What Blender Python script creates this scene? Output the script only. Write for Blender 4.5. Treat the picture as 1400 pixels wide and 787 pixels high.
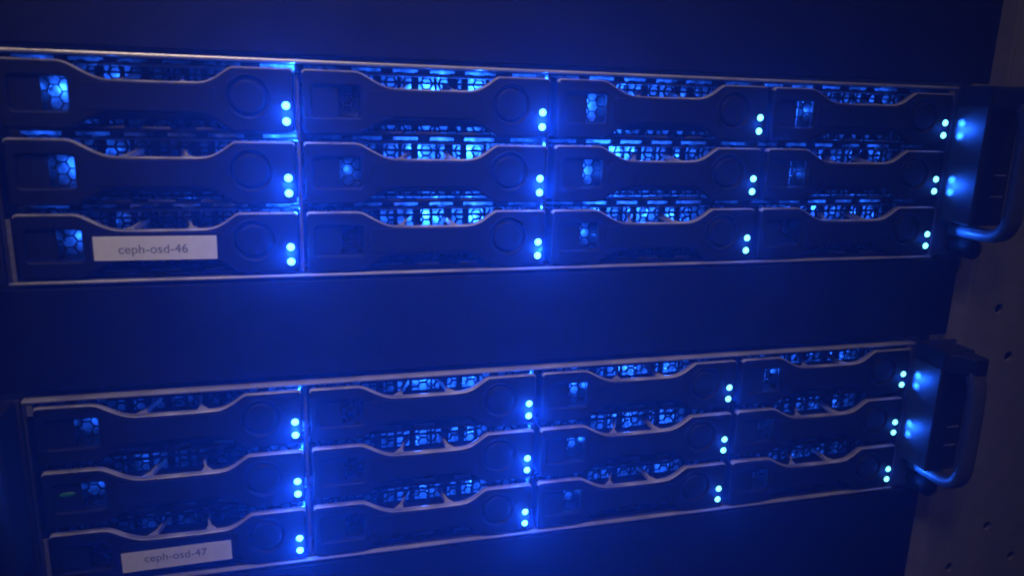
import bpy, bmesh, math, random
from mathutils import Vector, Matrix

random.seed(7)
sc = bpy.context.scene
for o in list(bpy.data.objects):
    bpy.data.objects.remove(o)
col = sc.collection

# ------------------------------------------------------------------ camera
# all modelling below is in millimetres: x to the right along the server
# fronts, y into the rack, z up; the origin is the upper light of the first
# drive bay of the upper server, one metre above the ground.
S = 0.001
Z0 = 1.0


def P(x, y, z):
    return Vector((x * S, y * S, z * S + Z0))


cam_d = bpy.data.cameras.new('camera')
cam = bpy.data.objects.new('camera', cam_d)
col.objects.link(cam)
R_ = ((0.96301896915618, 0.26704740000002114, 0.03577920064223336),
      (-0.267671405740212, 0.9330844635233574, 0.24021948813613586),
      (0.03076497349953815, -0.24091299276825445, 0.9700589911551852))
right = Vector((R_[0][0], R_[1][0], R_[2][0]))
fwd = Vector((R_[0][1], R_[1][1], R_[2][1]))
up = Vector((R_[0][2], R_[1][2], R_[2][2]))
m = Matrix((right, up, -fwd)).transposed().to_4x4()
m.translation = P(1.736, -325.16, 6.805)
cam.matrix_world = m
cam_d.sensor_width = 36.0
cam_d.lens = 36.0 * 1060.23 / 1400.0
cam_d.clip_start = 0.005
cam_d.clip_end = 50.0
cam_d.dof.use_dof = True
cam_d.dof.focus_distance = 0.372
cam_d.dof.aperture_fstop = 9.0
sc.camera = cam

# ------------------------------------------------------------------ light
w = bpy.data.worlds.new('World')
sc.world = w
w.use_nodes = True
w.node_tree.nodes['Background'].inputs[0].default_value = (0.55, 0.6, 1.0, 1)
w.node_tree.nodes['Background'].inputs[1].default_value = 0.004

ROOM_W = 0.17


def area(name, loc, target, sx, sy, energy, color, spread=180):
    d = bpy.data.lights.new(name, 'AREA')
    d.shape = 'RECTANGLE'
    d.size, d.size_y = sx, sy
    d.spread = math.radians(spread)
    d.energy = energy
    d.color = color
    o = bpy.data.objects.new(name, d)
    col.objects.link(o)
    o.location = loc
    o.rotation_euler = (Vector(target) - Vector(loc)).to_track_quat('-Z', 'Y').to_euler()
    return o


# unseen light added at the right for rim glints and a warm upright
area('added_glint_lamp', P(480, -420, 720), P(330, 0, -100), 0.06, 0.04, 0.75, (1.0, 0.80, 0.52))
# the dim ceiling tube of the aisle, above and a little in front of the rack
area('ceiling_tube', P(-90, -385, 420), P(62, 0, -62), 0.20, 0.16, ROOM_W, (1.0, 0.84, 0.70), 42)

vs = sc.view_settings
sc.display_settings.display_device = 'sRGB'
vs.view_transform = 'Standard'
vs.look = 'None'
vs.exposure = 0.0
vs.gamma = 1.0
vs.use_curve_mapping = False

cy = sc.cycles
cy.use_denoising = True
try:
    cy.denoiser = 'OPENIMAGEDENOISE'
except Exception:
    pass
cy.use_adaptive_sampling = False
cy.use_light_tree = True
cy.max_bounces = 6
cy.diffuse_bounces = 3
cy.glossy_bounces = 3
cy.volume_bounces = 0
cy.sample_clamp_indirect = 2.0
cy.filter_width = 2.0

LED_BLUE = (0.012, 0.115, 1.0)
HALO_W = 0.025          # light of one pair of indicator lights
GLOW_W = 0.030          # light inside the bays, behind the honeycomb
GLARE_D = 0.22
BEAM_W = 0.15
SLOT_W = 0.005
FORWARD_W = 0.31
COL_POWER = (1.0, 1.0, 0.22, 0.03)


# ------------------------------------------------------------------ materials
def mat(name, base, rough=0.5, metal=0.0, var=0.15, scale=400.0, bump=0.0, spec=0.5, bscale=None):
    m = bpy.data.materials.new(name)
    m.use_nodes = True
    nt = m.node_tree
    b = nt.nodes['Principled BSDF']
    b.inputs['Roughness'].default_value = rough
    b.inputs['Metallic'].default_value = metal
    b.inputs['Specular IOR Level'].default_value = spec
    tc = nt.nodes.new('ShaderNodeTexCoord')
    n = nt.nodes.new('ShaderNodeTexNoise')
    n.inputs['Scale'].default_value = scale
    n.inputs['Detail'].default_value = 5.0
    nt.links.new(tc.outputs['Object'], n.inputs['Vector'])
    r = nt.nodes.new('ShaderNodeValToRGB')
    r.color_ramp.elements[0].position = 0.3
    r.color_ramp.elements[1].position = 0.7
    r.color_ramp.elements[0].color = tuple(c * (1 - var) for c in base) + (1,)
    r.color_ramp.elements[1].color = tuple(min(1, c * (1 + var)) for c in base) + (1,)
    nt.links.new(n.outputs['Fac'], r.inputs['Fac'])
    nt.links.new(r.outputs['Color'], b.inputs['Base Color'])
    mr = nt.nodes.new('ShaderNodeMapRange')
    mr.inputs['To Min'].default_value = max(0.05, rough - 0.08)
    mr.inputs['To Max'].default_value = min(1, rough + 0.08)
    nt.links.new(n.outputs['Fac'], mr.inputs['Value'])
    nt.links.new(mr.outputs['Result'], b.inputs['Roughness'])
    if bump:
        n2 = nt.nodes.new('ShaderNodeTexNoise')
        n2.inputs['Scale'].default_value = bscale or 2500.0
        n2.inputs['Detail'].default_value = 3.0
        nt.links.new(tc.outputs['Object'], n2.inputs['Vector'])
        bp = nt.nodes.new('ShaderNodeBump')
        bp.inputs['Strength'].default_value = bump
        bp.inputs['Distance'].default_value = 0.0004
        nt.links.new(n2.outputs['Fac'], bp.inputs['Height'])
        nt.links.new(bp.outputs['Normal'], b.inputs['Normal'])
    return m


def emit(name, color, strength):
    m = bpy.data.materials.new(name)
    m.use_nodes = True
    b = m.node_tree.nodes['Principled BSDF']
    b.inputs['Base Color'].default_value = (0.01, 0.012, 0.01, 1)
    b.inputs['Emission Color'].default_value = tuple(color) + (1,)
    b.inputs['Emission Strength'].default_value = strength
    try:
        m.cycles.emission_sampling = 'NONE'
    except Exception:
        pass
    return m


M = {
    'plastic': mat('black_plastic', (0.008, 0.008, 0.009), 0.5, bump=0.25, spec=0.16),
    'edge': mat('toplit_edge', (0.31, 0.285, 0.27), 0.42, metal=0.15, var=0.6, scale=75),  # overhead light painted in as pale grey, blotched for broken highlights
    'steel': mat('zinc_steel', (0.52, 0.48, 0.45), 0.34, metal=0.45, var=0.28, scale=55),
    'tab': mat('dull_steel', (0.20, 0.185, 0.18), 0.5, metal=0.3, var=0.25, scale=700),
    'darksteel': mat('dark_steel', (0.05, 0.05, 0.055), 0.45, metal=0.3, bump=0.1),
    'panel': mat('black_painted_panel', (0.007, 0.007, 0.0085), 0.55, var=0.3, scale=60, spec=0.14, bump=0.35, bscale=1800),
    'mesh': mat('honeycomb_steel', (0.014, 0.014, 0.016), 0.5, spec=0.3),
    'drive': mat('drive_casing', (0.40, 0.41, 0.43), 0.35, metal=0.35, var=0.85, scale=260),
    'upright': mat('beige_powder_coat', (0.25, 0.222, 0.20), 0.65, var=0.10, scale=120, bump=0.3, bscale=1500),
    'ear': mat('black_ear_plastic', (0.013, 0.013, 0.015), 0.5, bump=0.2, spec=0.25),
    'lit_ear': mat('lit_ear_side', (0.035, 0.035, 0.038), 0.5, bump=0.2, spec=0.3),  # paler copy of the ear black, stands for its lit inner side
    'handle': mat('blackened_handle', (0.07, 0.07, 0.075), 0.45, spec=0.4),
    'rubber': mat('knob_black', (0.006, 0.006, 0.007), 0.6, spec=0.15),
    'paper': mat('label_paper', (0.74, 0.70, 0.67), 0.75, var=0.05, scale=250),
    'ink': mat('label_ink', (0.10, 0.10, 0.13), 0.7, var=0.2, scale=2500),
    'led': emit('blue_indicator', (0.16, 0.78, 1.0), 4.0),
    'green': emit('green_indicator', (0.02, 0.4, 0.08), 0.06),
}


# ------------------------------------------------------------------ mesh helpers
def new_obj(name, me, parent=None):
    o = bpy.data.objects.new(name, me)
    col.objects.link(o)
    if parent is not None:
        o.parent = parent
    return o


def finish(bm, name, mats, parent=None, smooth=False, bevel=0.0, edge_slot=None, segs=2):
    """bm is in mm; becomes one mesh object in metres."""
    if bevel:
        bmesh.ops.remove_doubles(bm, verts=bm.verts, dist=1e-4)
        es = [e for e in bm.edges if len(e.link_faces) == 2 and e.calc_face_angle(0) > 0.6]
        n0 = set(bm.faces)
        res = bmesh.ops.bevel(bm, geom=es, offset=bevel, segments=segs, affect='EDGES', profile=0.5, clamp_overlap=True)
        if edge_slot is not None:
            for f in res['faces']:
                f.material_index = edge_slot
    bmesh.ops.scale(bm, vec=(S, S, S), verts=bm.verts)
    me = bpy.data.meshes.new(name)
    bm.to_mesh(me)
    bm.free()
    for k in mats:
        me.materials.append(M[k])
    if smooth:
        for p in me.polygons:
            p.use_smooth = True
    return new_obj(name, me, parent)


def box(bm, x0, x1, y0, y1, z0, z1, mi=0):
    v = [bm.verts.new((x, y, z)) for x in (x0, x1) for y in (y0, y1) for z in (z0, z1)]
    for q in ((0, 1, 3, 2), (4, 6, 7, 5), (0, 4, 5, 1), (2, 3, 7, 6), (0, 2, 6, 4), (1, 5, 7, 3)):
        f = bm.faces.new([v[i] for i in q])
        f.material_index = mi
    return v


def prism(bm, pts, z0, z1, mi=0):
    """plan polygon (x, y) raised from z0 to z1"""
    a = [bm.verts.new((x, y, z0)) for x, y in pts]
    b = [bm.verts.new((x, y, z1)) for x, y in pts]
    n = len(pts)
    fs = [bm.faces.new(a), bm.faces.new(list(reversed(b)))]
    for i in range(n):
        fs.append(bm.faces.new((a[i], b[i], b[(i + 1) % n], a[(i + 1) % n])))
    for f in fs:
        f.material_index = mi
    bmesh.ops.recalc_face_normals(bm, faces=fs)


def lathe_y(bm, cx, cz, prof, n=40, mi=0):
    """profile of (radius, y) revolved round the y axis through (cx, cz)"""
    rings = []
    for r, y in prof:
        if r < 1e-6:
            rings.append([bm.verts.new((cx, y, cz))])
        else:
            rings.append([bm.verts.new((cx + r * math.cos(2 * math.pi * i / n), y, cz + r * math.sin(2 * math.pi * i / n))) for i in range(n)])
    fs = []
    for a, b in zip(rings[:-1], rings[1:]):
        for i in range(n):
            j = (i + 1) % n
            if len(a) == 1:
                fs.append(bm.faces.new((a[0], b[i], b[j])))
            elif len(b) == 1:
                fs.append(bm.faces.new((a[i], b[0], a[j])))
            else:
                fs.append(bm.faces.new((a[i], b[i], b[j], a[j])))
    for f in fs:
        f.material_index = mi
        f.smooth = True
    bmesh.ops.recalc_face_normals(bm, faces=fs)


def circle(cx, cz, r, n=36):
    return [(cx + r * math.cos(2 * math.pi * i / n), cz + r * math.sin(2 * math.pi * i / n)) for i in range(n)]


def rrect(x0, x1, z0, z1, r, n=5):
    out = []
    for cx, cz, a0 in ((x1 - r, z1 - r, 0), (x0 + r, z1 - r, 90), (x0 + r, z0 + r, 180), (x1 - r, z0 + r, 270)):
        for i in range(n + 1):
            a = math.radians(a0 + 90 * i / n)
            out.append((cx + r * math.cos(a), cz + r * math.sin(a)))
    return out


def smooth_line(pts, k=2):
    for _ in range(k):           # corner cutting
        out = [pts[0]]
        for a, b in zip(pts[:-1], pts[1:]):
            out.append((a[0] * .75 + b[0] * .25, a[1] * .75 + b[1] * .25))
            out.append((a[0] * .25 + b[0] * .75, a[1] * .25 + b[1] * .75))
        out.append(pts[-1])
        pts = out
    return pts


def plate_mesh(loops, y_front, thick, bevel, slots=2):
    """front plate with holes: loops of (x, z) in mm, the first one the outline.
    Returned in mm as a bmesh; faces that are not front or back get slot 1."""
    cu = bpy.data.curves.new('plate', 'CURVE')
    cu.dimensions = '2D'
    cu.fill_mode = 'BOTH'
    cu.extrude = thick / 2 - bevel
    cu.bevel_depth = bevel
    cu.bevel_resolution = 2
    cu.offset = -bevel
    for lp in loops:
        sp = cu.splines.new('POLY')
        sp.points.add(len(lp) - 1)
        for p, (x, z) in zip(sp.points, lp):
            p.co = (x, z, 0, 1)
        sp.use_cyclic_u = True
    o = bpy.data.objects.new('plate', cu)
    col.objects.link(o)
    dg = bpy.context.evaluated_depsgraph_get()
    me = bpy.data.meshes.new_from_object(o.evaluated_get(dg))
    bm = bmesh.new()
    bm.from_mesh(me)
    bpy.data.objects.remove(o)
    bpy.data.curves.remove(cu)
    bpy.data.meshes.remove(me)
    bmesh.ops.remove_doubles(bm, verts=bm.verts, dist=1e-4)
    for v in bm.verts:
        x, z, d = v.co
        v.co = (x, y_front + thick / 2 - d, z)
    bmesh.ops.recalc_face_normals(bm, faces=bm.faces)
    bm.normal_update()
    for f in bm.faces:
        f.material_index = 1 if abs(f.normal.y) < 0.93 else 0
    return bm


def tag(o, label=None, cat=None, group=None, kind=None):
    if label:
        o['label'] = label
    if cat:
        o['category'] = cat
    if group:
        o['group'] = group
    if kind:
        o['kind'] = kind
    return o


def empty(name, x, y, z):
    o = bpy.data.objects.new(name, None)
    o.empty_display_size = 0.02
    col.objects.link(o)
    o.location = P(x, y, z)
    return o


def lamp(name, parent, x, y, z, energy, radius=0.0012):
    d = bpy.data.lights.new(name, 'POINT')
    d.energy = energy
    d.color = LED_BLUE
    d.shadow_soft_size = radius
    o = bpy.data.objects.new(name, d)
    col.objects.link(o)
    o.parent = parent
    o.location = (x * S, y * S, z * S)
    return o


def beam(name, parent, x, y, z, energy, aim=(0.93, -0.37, 0.0), cone=44):
    d = bpy.data.lights.new(name, 'SPOT')
    d.energy = energy
    d.color = LED_BLUE
    d.shadow_soft_size = 0.0006
    d.spot_size = math.radians(cone)
    d.spot_blend = 1.0
    o = bpy.data.objects.new(name, d)
    col.objects.link(o)
    o.parent = parent
    o.location = (x * S, y * S, z * S)
    o.rotation_euler = Vector(aim).to_track_quat('-Z', 'Y').to_euler()
    return o


# ------------------------------------------------------------------ blank panels and uprights
def blank_panel(z0, z1, label):
    bm = bmesh.new()
    box(bm, -126, 343.0, 1.0, 2.6, z0, z1)
    box(bm, -100, 318, 2.6, 16, z1 - 1.6, z1)      # folded lips
    box(bm, -100, 318, 2.6, 16, z0, z0 + 1.6)
    r = empty('blank_panel', 110, 1.0, z0)
    tag(r, label, 'blanking panel', 'black blanking panels between the servers')
    for v in bm.verts:
        v.co -= Vector((110, 1.0, z0))
    finish(bm, 'face_plate', ['panel', 'panel'], r, bevel=0.5)
    return r


blank_panel(19.6, 106.5, 'black blank rack panel above the upper server, at the top edge of the photo')
blank_panel(-112.6, -71.0, 'narrow black blank rack panel between the two lit servers')
blank_panel(-292.0, -204.6, 'black blank rack panel under the lower server, at the bottom edge of the photo')

UP_Z0, UP_Z1 = -300, 130


def upright(mirror, label, holes):
    r = empty('rack_upright', 0, 0, UP_Z0)
    tag(r, label, 'rack upright', None)
    zz0, zz1 = 0, UP_Z1 - UP_Z0
    loops = [rrect(358, 470, zz0, zz1, 1.0)]
    for (x, z) in holes:
        loops.append(circle(x, z - UP_Z0, 2.7, 24))
    bm = plate_mesh(loops, 3.2, 2.0, 0.3)
    for f in bm.faces:
        f.material_index = 0
    # the set-back mounting strip beside the panels
    prism(bm, [(336, 9.5), (346, 9.5), (355, 3.6), (357.7, 3.2), (357.7, 5.2), (346.5, 11.5), (336, 11.5)], zz0, zz1)
    box(bm, 462, 469.6, 5.3, 60, zz0, zz1)
    dk = bmesh.new()
    box(dk, 352, 460, 20, 22, zz0 + 2, zz1 - 2)
    if mirror:
        for b_ in (bm, dk):
            for v in b_.verts:
                v.co.x = 217.0 - v.co.x
            bmesh.ops.reverse_faces(b_, faces=b_.faces)
    finish(bm, 'perforated_flange', ['upright', 'upright'], r)
    finish(dk, 'inner_flange', ['darksteel'], r)
    return r


HOLES = [(378.6, -100.2), (392.0, -129.0), (401.3, -238.2), (377.9, -263.3), (425.0, -262.0),
         (415.6, -154), (378.6, 38.0), (402.0, 13.0), (378.6, -31.0), (402.0, -58.0), (425, -190), (402, 84), (430, 60)]
upright(False, 'beige steel rack upright with round holes at the right edge', HOLES)
upright(True, 'beige steel rack upright beyond the left edge of the panels', HOLES)


# ------------------------------------------------------------------ the drive carrier (built once, local origin = its upper light)
TOPZ, BARZ, MIRZ = 14.3, 7.9, 3.7
half = [(-79.5, 14.3), (-77, 13.9), (-74.3, 12.4), (-70, 10.0), (-66, 8.4), (-62, BARZ), (-33, BARZ), (-29, 8.5),
        (-25.5, 10.2), (-21.5, 13.2), (-19.6, 14.2)]
half = smooth_line(half, 1)
top_line = [(-99.7, 12.8), (-99.3, 13.9), (-98.2, 14.3)] + half + [(1.6, 14.2), (2.7, 13.8), (3.1, 12.7)]
bot_line = [(x, MIRZ - z) for x, z in reversed(top_line)]
outline = top_line + bot_line

WX0, WX1, WZ0, WZ1 = -85.7, -76.9, -3.9, 8.3       # honeycomb window
BX, BZ = -14.1, 2.9                                # round button


def hexcell(bm, x, z, s, hole, y, depth, x0=-1e9, x1=1e9, z0=-1e9, z1=1e9):
    def cl(a, b):
        return (min(max(a, x0), x1), min(max(b, z0), z1))
    o_ = [cl(x + s * math.cos(math.radians(60 * i)), z + s * math.sin(math.radians(60 * i))) for i in range(6)]
    i_ = [cl(x + hole * math.cos(math.radians(60 * i)), z + hole * math.sin(math.radians(60 * i))) for i in range(6)]
    vo = [bm.verts.new((a, y, b)) for a, b in o_]
    vi = [bm.verts.new((a, y, b)) for a, b in i_]
    vb = [bm.verts.new((a, y + depth, b)) for a, b in i_]
    for k in range(6):
        j = (k + 1) % 6
        bm.faces.new((vo[k], vo[j], vi[j], vi[k]))
        bm.faces.new((vi[k], vi[j], vb[j], vb[k]))


def make_faceplate():
    bm = plate_mesh([outline, rrect(-96.0, WX1, WZ0, WZ1, 1.2), circle(BX, BZ, 7.4, 40)], 0.0, 3.6, 0.95)
    # only up-facing top rim faces get the painted overhead light; holes stay black
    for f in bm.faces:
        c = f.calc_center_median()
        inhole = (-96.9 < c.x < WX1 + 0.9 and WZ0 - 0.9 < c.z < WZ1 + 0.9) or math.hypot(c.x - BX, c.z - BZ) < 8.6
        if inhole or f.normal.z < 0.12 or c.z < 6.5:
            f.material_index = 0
    # recessed blank half beside the window, and the tunnel of the window
    box(bm, -96.6, WX0, 1.5, 3.4, WZ0 - .6, WZ1 + .6)
    box(bm, WX0 - 1.0, WX0, 3.5, 15.0, WZ0 - 1, WZ1 + 1)
    box(bm, WX1, WX1 + 1.0, 3.7, 15.0, WZ0 - 1, WZ1 + 1)
    box(bm, WX0, WX1, 3.7, 15.0, WZ1, WZ1 + 1)
    box(bm, WX0, WX1, 3.7, 15.0, WZ0 - 1, WZ0)
    box(bm, WX0, WX1, 13.2, 14.4, WZ0, WZ1, 2)
    # window honeycomb, close behind the opening
    s, hole = 2.6, 2.28
    for i, x in enumerate((WX0 - 0.2, WX0 + 3.7, WX0 + 7.6)):
        for k in range(-1, 4):
            z = WZ0 + 0.2 + k * s * math.sqrt(3) + (i % 2) * s * math.sqrt(3) / 2
            hexcell(bm, x, z, s, hole, 4.6, 0.8, WX0, WX1, WZ0, WZ1)
    # floor of the button recess
    lathe_y(bm, BX, BZ, [(0, 1.4), (8.3, 1.4), (8.3, 3.4), (0, 3.4)])
    # rim ring round the button
    lathe_y(bm, BX, BZ, [(8.9, 0.05), (8.9, -0.35), (8.5, -0.5), (8.2, -0.35), (8.2, 0.05)], mi=0)
    # two small pips beside the button, and side walls of the carrier shell
    for z in (4.6, 0.6):
        lathe_y(bm, -4.6, z, [(0, -0.35), (0.35, -0.25), (0.5, 0.0), (0.5, 0.1)], n=10)
    box(bm, -99.3, -98.3, 3.7, 30, -9.6, 13.3)
    box(bm, 1.9, 2.8, 3.7, 30, -9.6, 13.3)
    # seams: the block edges left and right of the handle
    for x in (-75.2, -22.6):
        box(bm, x, x + 0.5, -0.22, 0.1, -3.4, 7.1)
    return bm


def add_carrier_parts():
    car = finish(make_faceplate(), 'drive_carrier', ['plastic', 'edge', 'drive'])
    # pull handle: the slightly proud bar between the two blocks
    loops = [rrect(-74.0, -25.6, MIRZ - BARZ + 1.0, BARZ - 1.0, 2.2)]
    hb = plate_mesh(loops, -0.45, 0.7, 0.2)
    for f in hb.faces:
        f.material_index = 0
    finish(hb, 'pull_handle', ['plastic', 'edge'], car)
    # ribs from the handle back to the carrier
    for (xf, xb) in ((-61.0, -56.0), (-37.2, -39.8)):
        for (z0, z1) in ((5.6, BARZ - 0.15), (MIRZ - BARZ + 0.15, -1.8)):
            bm = bmesh.new()
            xm0, xm1 = xf + (xb - xf) * .3, xf + (xb - xf) * .75
            pts = [(xf - 2.2, 3.5), (xm0 - .5, 6.2), (xm1 - .5, 11.0), (xb - 1.4, 14.2),
                   (xb + 1.4, 14.2), (xm1 + .5, 11.0), (xm0 + .5, 6.2), (xf + 2.2, 3.5)]
            prism(bm, pts, z0, z1)
            if z0 > 0:                       # the upper ribs climb towards the back
                for v in bm.verts:
                    v.co.z += max(0, v.co.y - 3.5) / 10.7 * 2.6
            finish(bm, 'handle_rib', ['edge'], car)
    # rear bar over the ribs and tray ledges below
    bm = bmesh.new()
    box(bm, -77, -21, 13.6, 15.0, 13.2, 14.1)
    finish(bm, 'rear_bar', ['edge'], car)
    bm = bmesh.new()
    box(bm, -79, -19, 3.7, 16.0, -10.6, -10.2)
    finish(bm, 'tray_floor', ['plastic'], car)
    bm = bmesh.new()
    box(bm, -77, -21, 13.6, 15.0, -7.3, -4.6)
    finish(bm, 'lower_bar', ['mesh'], car)
    bm = bmesh.new()
    box(bm, -76, -22, 13.9, 14.8, 10.1, 11.1)
    finish(bm, 'cross_wire', ['mesh'], car)
    for x0, x1 in ((-71.5, -59.5), (-53.5, -43.5), (-34, -26)):
        bm = bmesh.new()
        box(bm, x0, x1, 6.0, 8.6, -10.15, -9.4)
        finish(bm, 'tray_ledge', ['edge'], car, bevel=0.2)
    # round release button
    bm = bmesh.new()
    lathe_y(bm, BX, BZ, [(0, -0.15), (4.8, -0.2), (5.9, -0.35), (6.5, 0.0), (6.7, 0.6), (6.7, 2.75)])
    finish(bm, 'release_button', ['plastic'], car)
    # two indicator lights
    for z in (0.0, -6.1):
        bm = bmesh.new()
        lathe_y(bm, 0, z, [(0, -1.0), (0.8, -0.85), (1.35, -0.45), (1.6, 0.15)], n=20)
        finish(bm, 'indicator_light', ['led'], car, smooth=True)
    # honeycomb sheet at the back of the carrier
    bm = bmesh.new()
    s, hole = 2.55, 2.08
    nx = 0
    x = -97.5
    while x < 1.5:
        z = -9.4 + (nx % 2) * s * math.sqrt(3) / 2
        while z < 12.9:
            if -3.2 < z < 5.6:
                z += s * math.sqrt(3)
                continue
            hexcell(bm, x, z, s, hole * random.uniform(.97, 1.03), 15.2, 1.0)
            z += s * math.sqrt(3)
        x += 1.5 * s
        nx += 1
    box(bm, -98.5, 2.4, 14.9, 15.15, -2.6, 5.0)
    hc = finish(bm, 'honeycomb_sheet', ['mesh'], car)
    for x, wd in ((-91, 1.5), (-69, 3.4), (-60.5, 1.6), (-52.6, 3.0), (-44.5, 1.2), (-36.8, 3.6), (-29.4, 2.8), (-21.5, 1.4), (-13.2, 4)):
        bm = bmesh.new()
        box(bm, x - wd / 2, x + wd / 2, 16.4, 18.2, -9.4, 13.0)
        finish(bm, 'drive_bracket', ['mesh'], car)
    # the disk drive behind it
    bm = bmesh.new()
    box(bm, -97, 1.5, 25, 120, -9.4, 13.1)
    finish(bm, 'disk_drive', ['drive'], car)
    return car


proto = add_carrier_parts()
used = False


def copy_tree(o, parent=None):
    c = o.copy()
    col.objects.link(c)
    c.parent = parent
    for ch in o.children:
        copy_tree(ch, c)
    return c


# how bright each bay glows behind its honeycomb: (window, left, middle, right end)
GLOW = {
    46: [[(.50, .30, .04, .10), (.04, .18, .75, .60), (.85, .25, .40, .25), (.65, .12, .25, .40)],
         [(.50, .15, .03, .08), (.08, .08, .85, 1.1), (.40, 2.2, .45, .30), (.35, .08, .30, .40)],
         [(.14, .10, .05, .06), (.07, .08, .90, .90), (.12, .50, .65, .50), (.10, .12, .50, .50)]],
    47: [[(.12, .35, .22, .06), (.06, .10, .70, .90), (.45, .35, .90, .70), (.30, .15, .45, .60)],
         [(.08, .40, .12, .05), (.04, .10, .60, .75), (.35, .35, .80, .60), (.18, .12, .40, .55)],
         [(.07, .30, .12, .05), (.03, .20, .50, .65), (.20, .35, .40, .65), (.12, .10, .40, .50)]],
}

SLOTS = [(-98.5, -84.0), (-79.2, -67.0), (-62.0, -51.3), (-46.0, -35.4), (-30.7, -17.0), (-9.5, 4.0)]


SLOT_GLOW = {
    46: [[((-91, .30), (-72, .2), (-4, 1.6)), ((-73, .2), (-56, .25), (-40, 1.5), (-25, .9), (-2, .25)), ((-73, 1.1), (-57, .7), (-40, .35), (-4, .2)), ((-91, .7), (-73, .5), (-57, .4), (-25, .3))],
         [((-92, .9), (-73, .25), (-5, 1.8)), ((-57, .12), (-41, .9), (-25, .9), (-3, .2)), ((-72, .9), (-57, .7), (-40, .45), (-24, .4), (0, .35)), ((-92, .5), (-73, .4), (-57, .35), (-40, .3), (-24, .3))],
         [((-90, .25), (-40, .12), (-4, 1.6)), ((-57, .12), (-41, .9), (-25, 1.0), (-3, .25)), ((-73, .9), (-57, .7), (-40, .3), (-24, .25)), ((-93, .5), (-73, .35), (-57, .3), (-25, .2))]],
    47: [[((-4, .9),), ((-25, .2),), (), ()],
         [((-4, .9),), ((-25, .35), (-41, .2)), ((-73, .3), (-57, .2)), ((-40, .2),)],
         [((-4, .8),), ((-25, .35),), ((-73, .3), (-57, .2)), ((-40, .2),)]],
}


def lettering(text, parent, cx, cz, width, y):
    cu = bpy.data.curves.new('lettering', 'FONT')
    cu.body = text
    cu.size = 4.6
    cu.align_x = 'CENTER'
    cu.align_y = 'CENTER'
    cu.extrude = 0.015
    cu.space_character = 1.02
    o = bpy.data.objects.new('lettering_curve', cu)
    col.objects.link(o)
    dg = bpy.context.evaluated_depsgraph_get()
    me = bpy.data.meshes.new_from_object(o.evaluated_get(dg))
    bpy.data.objects.remove(o)
    xs = [v.co.x for v in me.vertices]
    k = width / (max(xs) - min(xs))
    xm = (max(xs) + min(xs)) / 2
    for v in me.vertices:
        a, b, c = v.co
        v.co = ((cx + (a - xm) * k) * S, (y - c) * S, (cz + b * k) * S)
    me.name = 'lettering'
    me.materials.clear()
    me.materials.append(M['ink'])
    t = new_obj('lettering', me, parent)
    t['label'] = 'dark printed words ' + text
    return t


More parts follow.
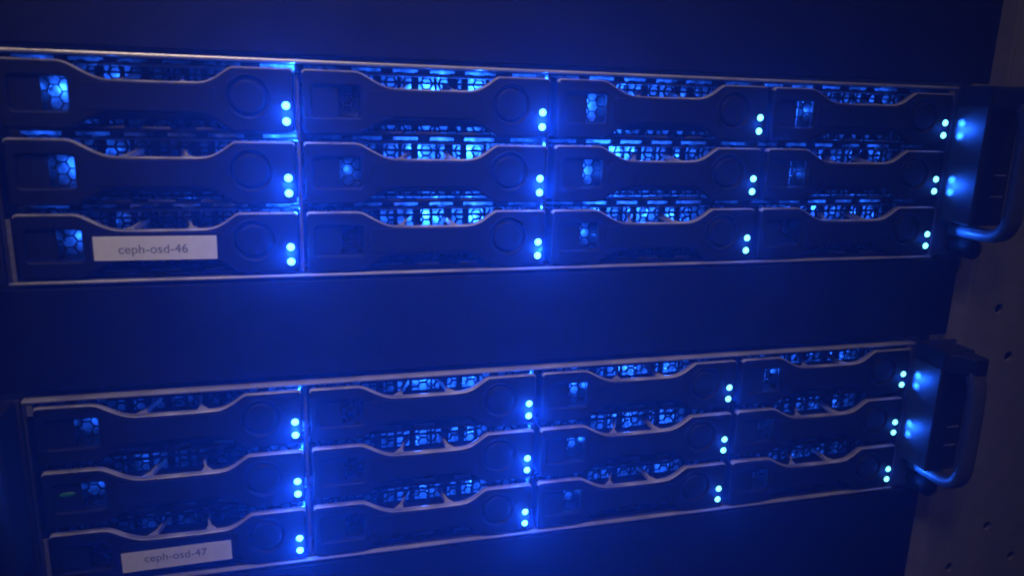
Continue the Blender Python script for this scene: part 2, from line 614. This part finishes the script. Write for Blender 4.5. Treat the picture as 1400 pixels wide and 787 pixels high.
def ear_bracket(root, side, dx):
    """side +1 = right ear. Local to the server root (x=0 is first light)."""
    X0 = 324.6 if side > 0 else -105.2

    def mx(x):                      # distance outward from the server edge
        return X0 + side * x
    bm = bmesh.new()

    def bx(b, a0, a1, y0, y1, z0, z1, mi=0):
        box(b, min(mx(a0), mx(a1)), max(mx(a0), mx(a1)), y0, y1, z0, z1, mi)
    # hollow ear box: inner side wall, top, front frame
    bx(bm, 0.4, 19.5, -19.0, 0.6, -49.5, 18.2)
    ear = finish(bm, 'ear_bracket', ['ear', 'ear'], root, bevel=0.9)
    bm = bmesh.new()
    prism(bm, [(mx(a), y) for a, y in ((0.9, -19.2), (4.5, -24), (8.5, -31.5), (16.2, -31.5), (16.2, -19.2))], 7.5, 17.9)
    finish(bm, 'handle_cap', ['ear', 'ear'], ear, bevel=1.2)
    bm = bmesh.new()
    bx(bm, -1.0, 27, 0.7, 2.7, -68.2, 17.6)
    finish(bm, 'mounting_flange', ['darksteel', 'edge'], ear, bevel=0.3)
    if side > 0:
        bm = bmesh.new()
        bx(bm, -0.1, 0.39, -18.2, 0.5, -48.6, 8.5)  # added paler plate, so the indicator light shows on this side
        finish(bm, 'lit_side_plate', ['lit_ear'], ear)
    # handle: rounded bar swept through a D, in the plane x = mx(10)
    path = [(1.0, -54.2), (-8, -54.2), (-20, -54.2), (-25.3, -53.6), (-29.2, -51.2), (-31.4, -47.2), (-32, -42),
            (-32, -20), (-31.5, 0), (-30, 5), (-27.5, 9.5)]
    path = smooth_line(path, 1)
    bm = bmesh.new()
    rings = []
    n = 12
    for i, (y, z) in enumerate(path):
        a = path[max(0, i - 1)]
        b = path[min(len(path) - 1, i + 1)]
        t = Vector((b[0] - a[0], b[1] - a[1])).normalized()
        nn = Vector((-t[1], t[0]))
        ring = []
        for k in range(n):
            th = 2 * math.pi * k / n
            # rounded-square section 9 x 6.4
            cu_, su_ = math.cos(th), math.sin(th)
            u = 4.5 * math.copysign(abs(cu_) ** .6, cu_)
            v = 3.2 * math.copysign(abs(su_) ** .6, su_)
            ring.append(bm.verts.new((mx(11.5) + u, y + nn[0] * v, z + nn[1] * v)))
        rings.append(ring)
    fs = []
    for a, b in zip(rings[:-1], rings[1:]):
        for k in range(n):
            fs.append(bm.faces.new((a[k], a[(k + 1) % n], b[(k + 1) % n], b[k])))
    fs.append(bm.faces.new(rings[0]))
    fs.append(bm.faces.new(rings[-1]))
    bmesh.ops.recalc_face_normals(bm, faces=fs)
    finish(bm, 'handle', ['handle'], ear, smooth=True)
    # square nut on the lower leg, thumb screw below it
    bm = bmesh.new()
    bx(bm, 8.0, 14.5, -10.0, -3.5, -51.4, -48.9)
    finish(bm, 'square_nut', ['rubber'], ear, bevel=0.5)
    bm = bmesh.new()
    lathe_y(bm, mx(10), -62.5, [(0, -15.5), (4.0, -15.5), (4.9, -14.7), (5.0, -6), (4.0, -5.4), (2.5, -5.2), (2.5, 0.6)], n=28)
    finish(bm, 'thumb_screw', ['rubber'], ear)
    # two narrow slots with bright lips on the front of the ear
    for z in (-24.5, -35.0):
        bm = bmesh.new()
        bx(bm, 9.5, 17.0, -19.35, -18.9, z, z + 0.55)
        finish(bm, 'slot_lip', ['steel'], ear)
    return ear


def make_server(num, x_off, z_off, label):
    global used
    root = empty('storage_server', x_off, 0, z_off)
    tag(root, label, 'server', 'storage servers mounted in the rack')
    # chassis shell
    bm = bmesh.new()
    box(bm, -103.4, 323.4, -0.2, 260, 16.4, 17.6)          # top sheet
    box(bm, -103.4, 323.4, 0.2, 2.2, -69.2, -68.1)         # front lip of the bottom sheet
    box(bm, -103.4, 323.4, 2.2, 260, -69.3, -68.2, 1)
    box(bm, -102.1, 322.1, 255, 257, -68.0, 16.3)
    ch = finish(bm, 'chassis', ['steel', 'darksteel'], root, bevel=0.35)
    for x0, x1 in ((-103.4, -102.2), (322.2, 323.4)):
        bm = bmesh.new()
        box(bm, x0, x1, 0.3, 255, -68.0, 16.3)
        finish(bm, 'side_wall', ['darksteel'], ch, bevel=0.3)
    # corner tabs of the top sheet
    for x0, x1 in ((318.6, 322.0), (-102.0, -99.9)):
        bm = bmesh.new()
        box(bm, x0, x1, 0.6, 1.6, 10.8, 16.2)
        finish(bm, 'corner_tab', ['tab'], ch)
    bm = bmesh.new()
    box(bm, 317.6, 322.0, 0.6, 1.8, -67.9, -44)
    finish(bm, 'corner_tab', ['tab'], ch)
    bm = bmesh.new()
    box(bm, -102.0, -100.4, 0.6, 1.8, -67.9, -44)
    finish(bm, 'corner_tab', ['tab'], ch)
    # dividers between the columns of bays
    for k in range(3):
        bm = bmesh.new()
        x = 106.1 * k + 4.45
        box(bm, x - .65, x + .65, 6.4, 200, -67.9, 16.2)
        finish(bm, 'divider', ['tab'], root)
    # slotted vent bars above, between and below the rows, one per bay
    for r in range(4):
        zc = (15.6, -12.9, -41.4, -67.4)[r]
        h0, h1 = (zc - 2.6, zc + 0.7) if r == 0 else ((zc - 1.6, zc + 2.0) if r < 3 else (zc - .6, zc + 1.6))
        for c in range(4):
            bm = bmesh.new()
            xl, xr = 106.1 * c - 101.0, 106.1 * c + 4.6
            if c == 0:
                xl = -102.0
            zs0, zs1 = zc - 0.75, zc + 0.75
            if r == 0:
                zs0, zs1 = 14.6, 16.0
                h0, h1 = 13.3, 16.35
            if r < 3:
                box(bm, xl, xr, 16.4, 17.4, h0, zs0)
                box(bm, xl, xr, 16.4, 17.4, zs1, h1)
                edges = [xl]
                for a, b in SLOTS:
                    edges += [106.1 * c + a, 106.1 * c + b]
                edges.append(xr)
                for a, b in zip(edges[0::2], edges[1::2]):
                    if b > a:
                        box(bm, a, b, 16.45, 17.35, zs0, zs1)
            else:
                box(bm, xl, xr, 16.4, 17.4, h0, h1)
            if r < 3:
                box(bm, xl, xr, 24.0, 24.8, zc - 2.4, zc + 0.7 if r == 0 else zc + 2.4, 1)
            vb = finish(bm, 'vent_bar', ['darksteel', 'drive'], root)
            if r < 3:
                for x, e in SLOT_GLOW[num][r][c]:
                    lamp('slot_glow', vb, 106.1 * c + x, 18.6, zc + (-2.0 if r == 0 else 1.5), SLOT_W * e, 0.0004)
    # the twelve drive carriers
    for r in range(3):
        for c in range(4):
            if not used:
                car = proto
                car.parent = root
                used = True
            else:
                car = copy_tree(proto_clean(), root)
            jx, jz = random.uniform(-.15, .15), random.uniform(-.12, .12)
            car.location = ((106.1 * c + jx) * S, random.uniform(-.25, .25) * S, (-28.25 * r + jz) * S)
            carriers.append((num, r, c, car))
    ear_bracket(root, 1, 0)
    ear_bracket(root, -1, 0)
    if num == 47:
        led_at = -121.5
        bm = bmesh.new()
        lathe_y(bm, led_at, -12.0, [(0, -20.2), (0.8, -20.1), (1.4, -19.6), (1.6, -18.9)], n=20)
        finish(bm, 'indicator_light', ['led'], root, smooth=True)
        beam('indicator_beam', root, led_at, -21.5, -12.0, 0.4, (0, -1, 0), 160)
        lamp('indicator_glow', root, led_at, -22.0, -12.0, 0.02)
    return root


carriers = []


def proto_clean():
    return proto


# copy_tree must not copy lamps or stickers, so those are added afterwards
srv46 = make_server(46, 0.0, 0.0, 'upper storage server of twelve drive bays, with white label reading ceph-osd-46')
srv47 = make_server(47, -1.05, -133.35, 'lower storage server of twelve drive bays, with white label reading ceph-osd-47')

rnd = random.Random(3)
for num, r, c, car in carriers:
    lamp('indicator_glow', car, 0.0, -3.2, -3.05, HALO_W * COL_POWER[c] * (4 if c == 3 else 1), 0.0016)
    beam('indicator_beam', car, 0.0, -2.0, -3.05, FORWARD_W * COL_POWER[c], (0, -1, 0), 160).data.color = (0.004, 0.06, 1.0)
    if c == 3:
        for z in (0.0, -6.1):
            if r < 2:
                beam('indicator_beam', car, 0.6, -1.3, z, BEAM_W)
        if r < 2:
            beam('indicator_beam', car, 0.6, -1.5, -3.05, 0.045, (0.78, -0.62, 0.0), 105)
        else:
            beam('indicator_beam', car, 0.8, -1.5, 0.4, 0.10, (0.75, -0.65, 0.14), 62)
    g = GLOW[num][r][c]
    for ch in car.children:
        if ch.name.startswith('drive_bracket'):
            ch.location.x = rnd.uniform(-1.6, 1.6) * S
    for q, (x, e) in enumerate(zip((-80.5, -64.5, -47.5, -25.0), g)):
        if e > 0.07:
            lamp('bay_glow', car, x + rnd.uniform(-3, 3), (9.5 if q == 0 else 19.4), rnd.uniform(1.0, 4.0) if q == 0 else rnd.uniform(6.5, 10.0), GLOW_W * (0.5 * e if q == 0 else 1.25 * e ** 1.5 * ((1.25 if num == 46 else 1.05) * ((0.45, 1.1, 1.0, 0.75) if num == 46 else (0.35, 1.1, 0.75, 0.6))[c])), 0.001)
    if c == 0 or c == 1:
        lamp('bay_glow', car, 3.35, 9.0, 14.2, GLOW_W * (1.0 if c == 0 else .15), 0.0003)
    if c == 0 and r == 2:
        bm = plate_mesh([rrect(-73.0, -28.3, -4.2, 5.3, 0.25)] if num == 46 else [rrect(-73.2, -29.0, -5.4, 3.9, 0.25)], -0.62, 0.12, 0.02)
        for f in bm.faces:
            f.material_index = 0
        st = finish(bm, 'label_sticker', ['paper', 'paper'], car)
        st.rotation_euler.y = math.radians(0.35 if num == 46 else -0.8)
        st['label'] = 'white paper label strip with dark printed words ceph-osd-%d' % num
        if num == 46:
            lettering('ceph-osd-46', car, -51.7, 0.35, 25.0, -0.66)
        else:
            lettering('ceph-osd-47', car, -51.7, -0.9, 25.0, -0.66)
        car['label'] = 'drive carrier with a white printed label over its handle'
    if num == 47 and c == 0 and r == 1:
        bm = bmesh.new()
        lathe_y(bm, 0, 0, [(0, 1.0), (0.5, 1.05), (0.9, 1.2), (1.05, 1.5)], n=20)
        for v in bm.verts:
            v.co.x = -91.2 + v.co.x * 3.0
            v.co.z = 3.6 + v.co.z * 0.9 + (v.co.x + 91.2) * 0.06
        finish(bm, 'status_light', ['green'], car)

# ------------------------------------------------------------------ haze
bm = bmesh.new()
box(bm, -420, 720, -520, 330, -420, 330)  # unseen air volume added; its glow stands in for lens glare
hz = finish(bm, 'glare_haze', [])
hz.location = (0, 0, Z0)
hz['kind'] = 'stuff'
hm = bpy.data.materials.new('glare_haze')
hm.use_nodes = True
nt = hm.node_tree
nt.nodes.clear()
out = nt.nodes.new('ShaderNodeOutputMaterial')
pv = nt.nodes.new('ShaderNodeVolumePrincipled')
pv.inputs['Color'].default_value = (0.8, 0.87, 1.0, 1)
pv.inputs['Density'].default_value = GLARE_D
pv.inputs['Anisotropy'].default_value = 0.72
nt.links.new(pv.outputs['Volume'], out.inputs['Volume'])
hz.data.materials.append(hm)
